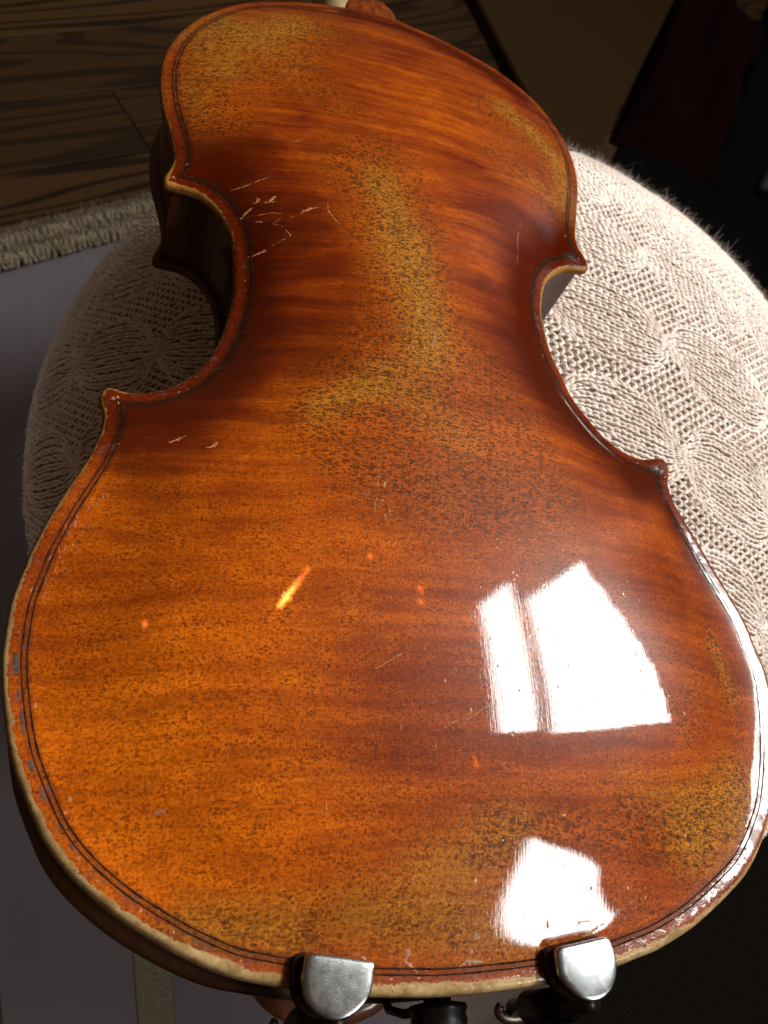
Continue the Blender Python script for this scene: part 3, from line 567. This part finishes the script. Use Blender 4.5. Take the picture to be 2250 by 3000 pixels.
for fp in FEET:
    P = smooth(catmull(fp, .6), 5); cx = P[:, 0].mean()
    # the foot's face is slightly domed, its rim rounded over
    V, F = slab(P, [(.95, 4.0), (1.0, 4.3), (1.01, 5.0), (1., 5.6), (.985, 6.0), (.955, 6.28), (.915, 6.42), (.8, 6.5), (.5, 6.56), (.2, 6.58), (.02, 6.58)])
    foot = solid('clamp_foot', V, F, M_MET, chin)
    V, F = slab(smooth(P, 3), [(1.0, 1.0), (1.02, 3.9)]); V[:, 1] += .3; V[:, 0] -= 1.6; solid('cork_pad', V, F, M_CORK, foot)
    V, F = lathe([(2.2, 5.), (2.3, -5), (3.9, -6), (3.9, -26), (2.3, -27), (2.2, -36)], 20); V = V + np.array([cx, -3.1, 0])
    solid('barrel', V, F, simple('barrel_dark_metal', (.06, .045, .038), .35, 1., sc=700), chin)
    # bracket ring at the lower end of the barrel
    a = np.linspace(-.3, math.pi + .3, 22); V, F = tube([(cx + 5.2 * math.cos(t_), -2.9 - 4.3 * math.sin(t_) * .55, -33.5 - 2.8 * math.sin(t_)) for t_ in a], [1.2 + .5 * math.sin(t_) for t_ in a], 8)
    solid('bracket', V, F, M_BRK, chin)
a = np.linspace(0, 2 * math.pi, 48, endpoint=False)
P = np.c_[-18 + 25 * np.sign(np.cos(a)) * np.abs(np.cos(a)) ** .8, 25 + 29.3 * np.sign(np.sin(a)) * np.abs(np.sin(a)) ** .8]
V, F = slab(P, [(.9, -44.5), (.985, -45.5), (1., -48), (.97, -50.5), (.85, -52)]); solid('chin_cup', V, F, M_CHIN, chin)
# ---------------------------------------------------------------- knitted pouf under the violin
PCc = np.array([.122, .2757, H - .0494 - .2005]); PS = np.array([.2496, .2598, .2005])
pouf = empty('pouf', (.122, .2757, 0.), 'round pale pink cable-knit pouf on which the violin lies', 'pouf')
def pp(al, be, r=0.):                          # point on the pouf (degrees) relative to its Empty, r metres above the surface
    a, b = np.radians(al), np.radians(be); d = np.stack([np.cos(b) * np.sin(a), np.sin(b), np.cos(b) * np.cos(a)], -1)
    n = d / PS; n /= np.linalg.norm(n, axis=-1)[..., None]
    return d * PS + n * np.asarray(r)[..., None] + np.array([0, 0, PCc[2]])
NA, NB = 96, 64
al = np.linspace(-180, 180, NA, endpoint=False); be = np.linspace(-88, 88, NB)
A, B = np.meshgrid(al, be); V = pp(A, B, np.full(A.shape, -.0035)).reshape(-1, 3); V[:, 2] = np.maximum(V[:, 2], .004)
Q = np.array([(j * NA + i, j * NA + (i + 1) % NA, (j + 1) * NA + (i + 1) % NA, (j + 1) * NA + i) for j in range(NB - 1) for i in range(NA)])
def yarn(name, c1, c2, shade=.0):
    t = NT(name); v = t.coord(); n = t.noise(v, .06, 3, .6); f = t.noise(v, 1.6, 3, .7)
    c = t.mix(t.step(n, .35, .66), c1, c2); c = t.mix(t.mul(t.step(f, .3, .7), .35), c, tuple(min(1, x * 1.12) for x in c2))
    t.set(Base_Color=c, Roughness=.9, Specular_IOR_Level=.1, Sheen_Weight=.25, Sheen_Roughness=.5)
    return t.m
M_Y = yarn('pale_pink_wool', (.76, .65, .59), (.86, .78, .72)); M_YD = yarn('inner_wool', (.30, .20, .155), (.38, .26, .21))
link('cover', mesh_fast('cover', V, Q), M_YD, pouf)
# cables: bands of knit columns that pinch together at regular points, open purl mesh in between
BP, AP = 12.2, 14.0
def band_c(al, k): return 6.9 - BP * k - .26 * (al - 6.5)
def pinch(al): return np.exp(-np.abs((((al - 6.5 + AP / 2) % AP) - AP / 2) / 1.9) ** 1.3)
def halfw(al): return 5.0 * (1 - .74 * pinch(al))
VIEW = lambda a: ((a > -80) & (a < -36)) | ((a > -14) & (a < 96))
# one knit leg: an elongated, slightly arched lozenge of yarn, 5 rings x 5 sides
NR, NSd = 4, 4
tt = np.linspace(-1, 1, NR); rad = np.array([.4, 1., 1., .4])
def legs(al, be, dal, dbe, L, W, lift):
    """vectorised: centres (n), direction in degrees per unit (n), half length L (deg), width W (m)"""
    n = len(al); V = np.zeros((n, NR, NSd, 3)); j = rng.normal(0, 1, (4, n))
    C = [pp(al + dal * t * L + j[0] * .05, be + dbe * t * L + j[1] * .05, lift + .0008 * (1 - t * t) + j[2] * .00012) for t in tt]
    N = pp(al, be, np.ones(n)) - pp(al, be, np.zeros(n)); T = C[-1] - C[0]; T /= np.linalg.norm(T, axis=1)[:, None]
    U = np.cross(T, N); U /= np.linalg.norm(U, axis=1)[:, None]
    for r_ in range(NR):
        for s_ in range(NSd):
            a = 2 * math.pi * s_ / NSd
            w_ = (W * (1 + .14 * j[3]) * rad[r_])[:, None]
            V[:, r_, s_] = C[r_] + U * w_ * math.cos(a) + N * w_ * .85 * math.sin(a)
    f = np.array([(r_ * NSd + s_, r_ * NSd + (s_ + 1) % NSd, (r_ + 1) * NSd + (s_ + 1) % NSd, (r_ + 1) * NSd + s_) for r_ in range(NR - 1) for s_ in range(NSd)])
    F = (np.arange(n) * NR * NSd)[:, None, None] + f[None]
    return V.reshape(-1, 3), F.reshape(-1, 4)
av, bv, dv, ev, wv = [], [], [], [], []
NCOL = 10; SL = .72
for k in range(-2, 7):
    for c in range(NCOL):
        u = (c + .5) / NCOL * 2 - 1
        a_ = np.arange(-80, 96, SL) + rng.uniform(0, SL); a_ = a_[VIEW(a_)]
        hw = halfw(a_); b_ = band_c(a_, k) + u * hw
        a2 = a_ + .3; slope = (band_c(a2, k) + u * halfw(a2) - b_) / .3
        for sg in (-1, 1):
            av.append(a_); bv.append(b_ + sg * hw / NCOL * .46); dv.append(np.ones_like(a_)); ev.append(slope + sg * -.13 * (hw / 4.3)); wv.append(.00067 * (.40 + .60 * hw / 4.3) + .0001)
        # the fan bulges out between the pinches
av, bv, dv, ev, wv = map(np.concatenate, (av, bv, dv, ev, wv)); ok = np.abs(bv) < 66
av, bv, dv, ev, wv = av[ok], bv[ok], dv[ok], ev[ok], wv[ok]
bulge = .0006 * (1 - pinch(av)) + .0006 + .0012 * np.clip(pinch(av) - .5, 0, 1)
Vl, Fl = legs(av, bv, dv, ev, SL * .70, wv, bulge)
st = link('knit_stitches', mesh_fast('knit_stitches', Vl, Fl), M_Y, pouf); st['kind'] = 'stuff'
# purl mesh: wavy strands crossing the gap between two cable bands
PV, PF, base = [], [], 0
for k in range(-2, 7):
    a0 = np.arange(-80, 96, .76); a0 = a0[VIEW(a0)]
    for i, a_ in enumerate(a0):
        lo = band_c(a_, k + 1) + halfw(a_); hi = band_c(a_, k) - halfw(a_)
        if abs(lo) > 66: continue
        m = max(6, int((hi - lo + .8) / .15)); s = np.linspace(-.25, 1.25 - .25, m); b_ = lo - .4 + (hi - lo + .8) * np.linspace(0, 1, m)
        ph = (i % 2) * math.pi; wob = .34 * np.sin(b_ * 2 * math.pi / .95 + ph) + rng.normal(0, .05, m)
        C = pp(a_ + wob, b_, .0010 + .0009 * np.cos(b_ * 4 * math.pi / .95) + rng.normal(0, .0003, m))
        T = np.gradient(C, axis=0); T /= np.linalg.norm(T, axis=1)[:, None]; N = pp(a_ + wob, b_, np.ones(m)) - pp(a_ + wob, b_, np.zeros(m)); U = np.cross(T, N)
        U /= np.linalg.norm(U, axis=1)[:, None]; R_ = (.00082 + rng.normal(0, .00008, m))[:, None]
        PV.append(np.stack([C + R_ * (math.cos(q) * U + math.sin(q) * N) for q in np.arange(4) * 2 * math.pi / 4], 1).reshape(-1, 3))
        PF.append(base + np.array([(r_ * 4 + s_, r_ * 4 + (s_ + 1) % 4, (r_ + 1) * 4 + (s_ + 1) % 4, (r_ + 1) * 4 + s_) for r_ in range(m - 1) for s_ in range(4)])); base += m * 4
st = link('purl_mesh', mesh_fast('purl_mesh', np.concatenate(PV), np.concatenate(PF)), M_Y, pouf); st['kind'] = 'stuff'
# fuzz
n = 34000; a_ = rng.uniform(-14, 80, n); k2 = rng.random(n) < .2; a_[k2] = rng.uniform(-80, -36, k2.sum()); b_ = rng.uniform(-42, 46, n)
ln = rng.gamma(2.2, .00135, n); segs = 6
d0 = rng.normal(0, .55, (n, 3)); p0 = pp(a_, b_, np.full(n, .003)); N = pp(a_, b_, np.ones(n)) - pp(a_, b_, np.zeros(n)); dirv = N + d0
curl = rng.normal(0, .85, (n, 3)); rows = [p0]
for s_ in range(segs):
    dirv = dirv / np.linalg.norm(dirv, axis=1)[:, None]; rows.append(rows[-1] + dirv * (ln / segs)[:, None]); dirv = dirv + curl
side = np.cross(N, rng.normal(0, 1, (n, 3))); side /= np.linalg.norm(side, axis=1)[:, None]
wd = [.00006, .00005, .00005, .00004, .00004, .00003, .00002]
V = np.stack([np.stack([r_ - side * q, r_ + side * q], 1) for r_, q in zip(rows, wd)], 1).reshape(-1, 3)
f = np.array([(2 * s_, 2 * s_ + 1, 2 * s_ + 3, 2 * s_ + 2) for s_ in range(segs)])
st = link('wool_fuzz', mesh_fast('wool_fuzz', V, ((np.arange(n) * 14)[:, None, None] + f).reshape(-1, 4)), M_Y, pouf); st['kind'] = 'stuff'

# ---------------------------------------------------------------- floor of dark planks
def wood():
    t = NT('dark_floorboard'); v = t.coord(1.); oi = t.n('ShaderNodeObjectInfo'); r = t.mul(oi.outputs['Random'], 37.)
    cv = t.n('ShaderNodeVectorMath', operation='ADD'); t.put(cv.inputs[0], v); cx = t.n('ShaderNodeCombineXYZ'); t.put(cx.inputs[0], r); t.put(cx.inputs[1], r); t.put(cv.inputs[1], cx.outputs[0]); cv = cv.outputs[0]
    n1 = t.noise(t.map(cv, (.9, 11., 1)), 1, 2, .5, .12)
    ring = t.math('SINE', t.mul(n1, 92.)); fine = t.noise(t.map(cv, (6, 260, 1)), 1, 3, .6)
    c = t.mix(t.mul(t.step(ring, .0, .9), .92), t.mix(fine, (.060, .029, .009), (.090, .045, .014)), (.014, .0064, .0025))
    c = t.mix(t.mul(t.step(oi.outputs['Random'], .45, .55), .55), c, (.032, .0165, .007))
    t.set(Base_Color=c, Roughness=.5, Specular_IOR_Level=.3, Normal=t.bump(t.add(ring, fine), .12, .001))
    return t.m
M_W = wood(); M_GAP = simple('floor_gap', (.01, .007, .005), .9)
bm = bmesh.new(); bmesh.ops.create_grid(bm, x_segments=1, y_segments=1, size=4.); me = bpy.data.meshes.new('floor'); bm.to_mesh(me); bm.free()
floor = link('floor', me, M_GAP); floor.location = (0, 0, -.022); floor['kind'] = 'structure'
TH = math.atan2(.494, .868); PW = .0893
def plank_mesh(L):
    bm = bmesh.new(); bmesh.ops.create_cube(bm, size=1.); bmesh.ops.scale(bm, vec=(L - .0015, PW - .0022, .02), verts=bm.verts)
    bmesh.ops.bevel(bm, geom=[e for e in bm.edges if all(v.co.z > 0 for v in e.verts)], offset=.0002, segments=1, affect='EDGES')
    me = bpy.data.meshes.new('plank'); bm.to_mesh(me); bm.free(); me.materials.append(M_W); return me
PM = plank_mesh(1.3); ends = {-2: .311 - 1.3}
for k in range(-10, 22):
    s0 = .311 if k == -1 else ((k * .47) % 1.3) - .4
    for j in range(-2, 3):
        sx = s0 + j * 1.3 + .65; ny = .778 + (k + .5) * PW
        o = bpy.data.objects.new('plank', PM); COL.objects.link(o); o.parent = floor
        o.rotation_euler = (0, 0, TH); o.location = (sx * math.cos(TH) - ny * math.sin(TH), sx * math.sin(TH) + ny * math.cos(TH), .022 - .01 + rng.normal(0, .0003))

# ---------------------------------------------------------------- lilac-grey rug with a cream knitted border
def rugmat():
    t = NT('lilac_grey_cloth'); v = t.coord(1.); n = t.noise(v, 9, 3, .6); f = t.noise(v, 900, 2, .6); g = t.noise(t.map(v, (40, 4, 1)), 1, 3)
    c = t.mix(t.step(n, .3, .7), (.165, .146, .158), (.20, .18, .193)); c = t.mix(t.mul(f, .3), c, (.235, .21, .222)); c = t.mix(t.mul(t.step(g, .5, .7), .2), c, (.135, .12, .128))
    t.set(Base_Color=c, Roughness=.9, Specular_IOR_Level=.1); return t.m
rug = empty('rug', (-.05, .3, 0), 'lilac-grey cloth rug with cream knitted border on the dark floorboards left of the pouf', 'rug')
RO = np.array([-.05, .3, 0])
def flat(name, P, z0, z1, mat, parent, org, bev=.003):
    bm = bmesh.new(); vs = [bm.verts.new((p[0] - org[0], p[1] - org[1], z0)) for p in P]; fc = bm.faces.new(vs)
    if fc.normal.z < 0: fc.normal_flip()
    r = bmesh.ops.extrude_face_region(bm, geom=[fc]); bmesh.ops.translate(bm, vec=(0, 0, z1 - z0), verts=[g for g in r['geom'] if isinstance(g, bmesh.types.BMVert)])
    if bev: bmesh.ops.bevel(bm, geom=[e for e in bm.edges if all(v.co.z > (z0 + z1) / 2 for v in e.verts)], offset=bev, segments=3, affect='EDGES')
    bmesh.ops.recalc_face_normals(bm, faces=bm.faces); me = bpy.data.meshes.new(name); bm.to_mesh(me); bm.free(); return link(name, me, mat, parent)
flat('cloth', [(-.1065, -.02), (-.218, .540), (-.085, .628), (.06, .725), (.17, .3), (.15, -.02)], .001, .007, rugmat(), rug, RO)
M_CR = yarn('cream_wool', (.27, .22, .145), (.36, .30, .20))
bd = np.array([.831, .556]); bo = np.array([-.220, .536]); bn = np.array([-.556, .831])     # along / across the border
flat('border', [tuple(bo), tuple(bo + bd * .32), tuple(bo + bd * .32 + bn * .027), tuple(bo + bn * .027)], .001, .010, M_CR, rug, RO)
PV, PF, base = [], [], 0
for i, s_ in enumerate(np.arange(0, .30, .0046)):
    for row in range(2):
        m = 9; u = np.linspace(-.004 if row == 0 else .012, .014 if row == 0 else .031, m)
        c = bo + bd * (s_ + row * .0023 + rng.normal(0, .0006)) ; hgt = .0125 + .003 * np.sin(np.linspace(0, math.pi, m)) + rng.normal(0, .0006, m)
        hgt = hgt - .002; P = np.c_[c[0] + bn[0] * u + bd[0] * .0012 * np.sin(u * 500 + i), c[1] + bn[1] * u + bd[1] * .0012 * np.sin(u * 500 + i), hgt] - RO
        V, F = tube(P, .0021 * (.7 + .5 * np.sin(np.linspace(.2, 2.9, m))), 6); PV.append(V); PF += [tuple(base + q for q in f) for f in F]; base += len(V)
st = link('border_loops', mesh_np('border_loops', np.concatenate(PV), PF), M_CR, rug); st['kind'] = 'stuff'
n = 12000; s_ = rng.uniform(0, .31, n); u = rng.uniform(-.003, .034, n); p0 = np.c_[bo[0] + bd[0] * s_ + bn[0] * u, bo[1] + bd[1] * s_ + bn[1] * u, np.full(n, .014)] - RO
dirv = np.c_[rng.normal(0, .6, (n, 2)), np.full(n, .6)] + np.c_[bn[0] * (u > .022), bn[1] * (u > .022), np.zeros(n)]; ln = rng.gamma(2.2, .0015, n); rows = [p0]; curl = rng.normal(0, .6, (n, 3))
for q in range(3):
    dirv = dirv / np.linalg.norm(dirv, axis=1)[:, None]; rows.append(rows[-1] + dirv * (ln / 3)[:, None]); dirv = dirv + curl
side = np.cross(dirv, rng.normal(0, 1, (n, 3))); side /= np.linalg.norm(side, axis=1)[:, None]
V = np.stack([np.stack([r_ - side * q, r_ + side * q], 1) for r_, q in zip(rows, (.00025, .0002, .00015, .00006))], 1).reshape(-1, 3)
f = np.array([(2 * q, 2 * q + 1, 2 * q + 3, 2 * q + 2) for q in range(3)])
st = link('border_fuzz', mesh_fast('border_fuzz', V, ((np.arange(n) * 8)[:, None, None] + f).reshape(-1, 4)), M_CR, rug); st['kind'] = 'stuff'
flat('stripe', [(-.047, .085), (-.0315, -.02), (-.011, -.02), (-.023, .085)], .0065, .0082, simple('beige_stripe', (.20, .185, .125), .9, sc=500), rug, RO, .0005)

# ---------------------------------------------------------------- things on the floor beyond the pouf
b = flat('brown_board', [(.285, 1.30), (.405, .83), (.43, .86), (.80, 1.56), (.60, 1.7)], .001, .016, simple('brown_board_face', (.050, .027, .0092), .75, sc=700, var=.2), None, (.5, 1.2, 0), .002)
b.location = (.5, 1.2, 0); tag(b, 'flat brown board lying on the dark floor beyond the pouf', 'board')
def heap(name, cx, cy, rx, ry, hz, rot, col, label, cat, amp):
    n1, n2 = 44, 30; V = []
    for j in range(n2):
        for i in range(n1):
            x = (i / (n1 - 1) * 2 - 1); y = (j / (n2 - 1) * 2 - 1)
            e = max(0, (1 - abs(x) ** 6) * (1 - abs(y) ** 6)) ** .5
            z = hz * e * (.75 + amp * (math.sin(5 * x + 3 * y + cx * 9) * .5 + math.sin(9 * y - 4 * x) * .3 + math.sin(14 * x + 2) * .15))
            V.append((x * rx, y * ry, max(z, 0) + .001))
    Q = [(j * n1 + i, j * n1 + i + 1, (j + 1) * n1 + i + 1, (j + 1) * n1 + i) for j in range(n2 - 1) for i in range(n1 - 1)]
    o = link(name, mesh_fast(name, V, Q), simple(name + '_cloth', col, .95, sc=500, var=.3)); o.location = (cx, cy, 0); o.rotation_euler = (0, 0, rot)
    return tag(o, label, cat)
heap('red_cloth', .665, 1.135, .075, .25, .05, math.radians(-27), (.009, .0005, .0005), 'dark red folded cloth lying on the floor beside the brown board', 'cloth', .3)
heap('grey_cloth', .86, 1.15, .11, .36, .06, math.radians(-30), (.0025, .0027, .0028), 'dark grey rumpled cloth on the floor right of the red cloth', 'cloth', .35)
heap('floor_shade_sheet', .80, .66, .40, .32, .02, math.radians(-28), (.0035, .0032, .003), 'near-black sheet added over the floor right of the pouf in place of shade', 'shade sheet', .12)  # added sheet, its near-black colour stands in for shade on the floor
V, F = tube([(-.02, -.02, .014), (0, 0, .014), (.05, .058, .014), (.16, .19, .014)], [.006, .0135, .014, .014], 16)
o = link('wooden_leg', mesh_np('wooden_leg', V, F), simple('pale_leg_wood', (.028, .025, .018), .6, sc=200)); o.location = (.695, .905, .016)
tag(o, 'pale rounded wooden leg lying on the floor at the right edge of the picture', 'furniture leg')
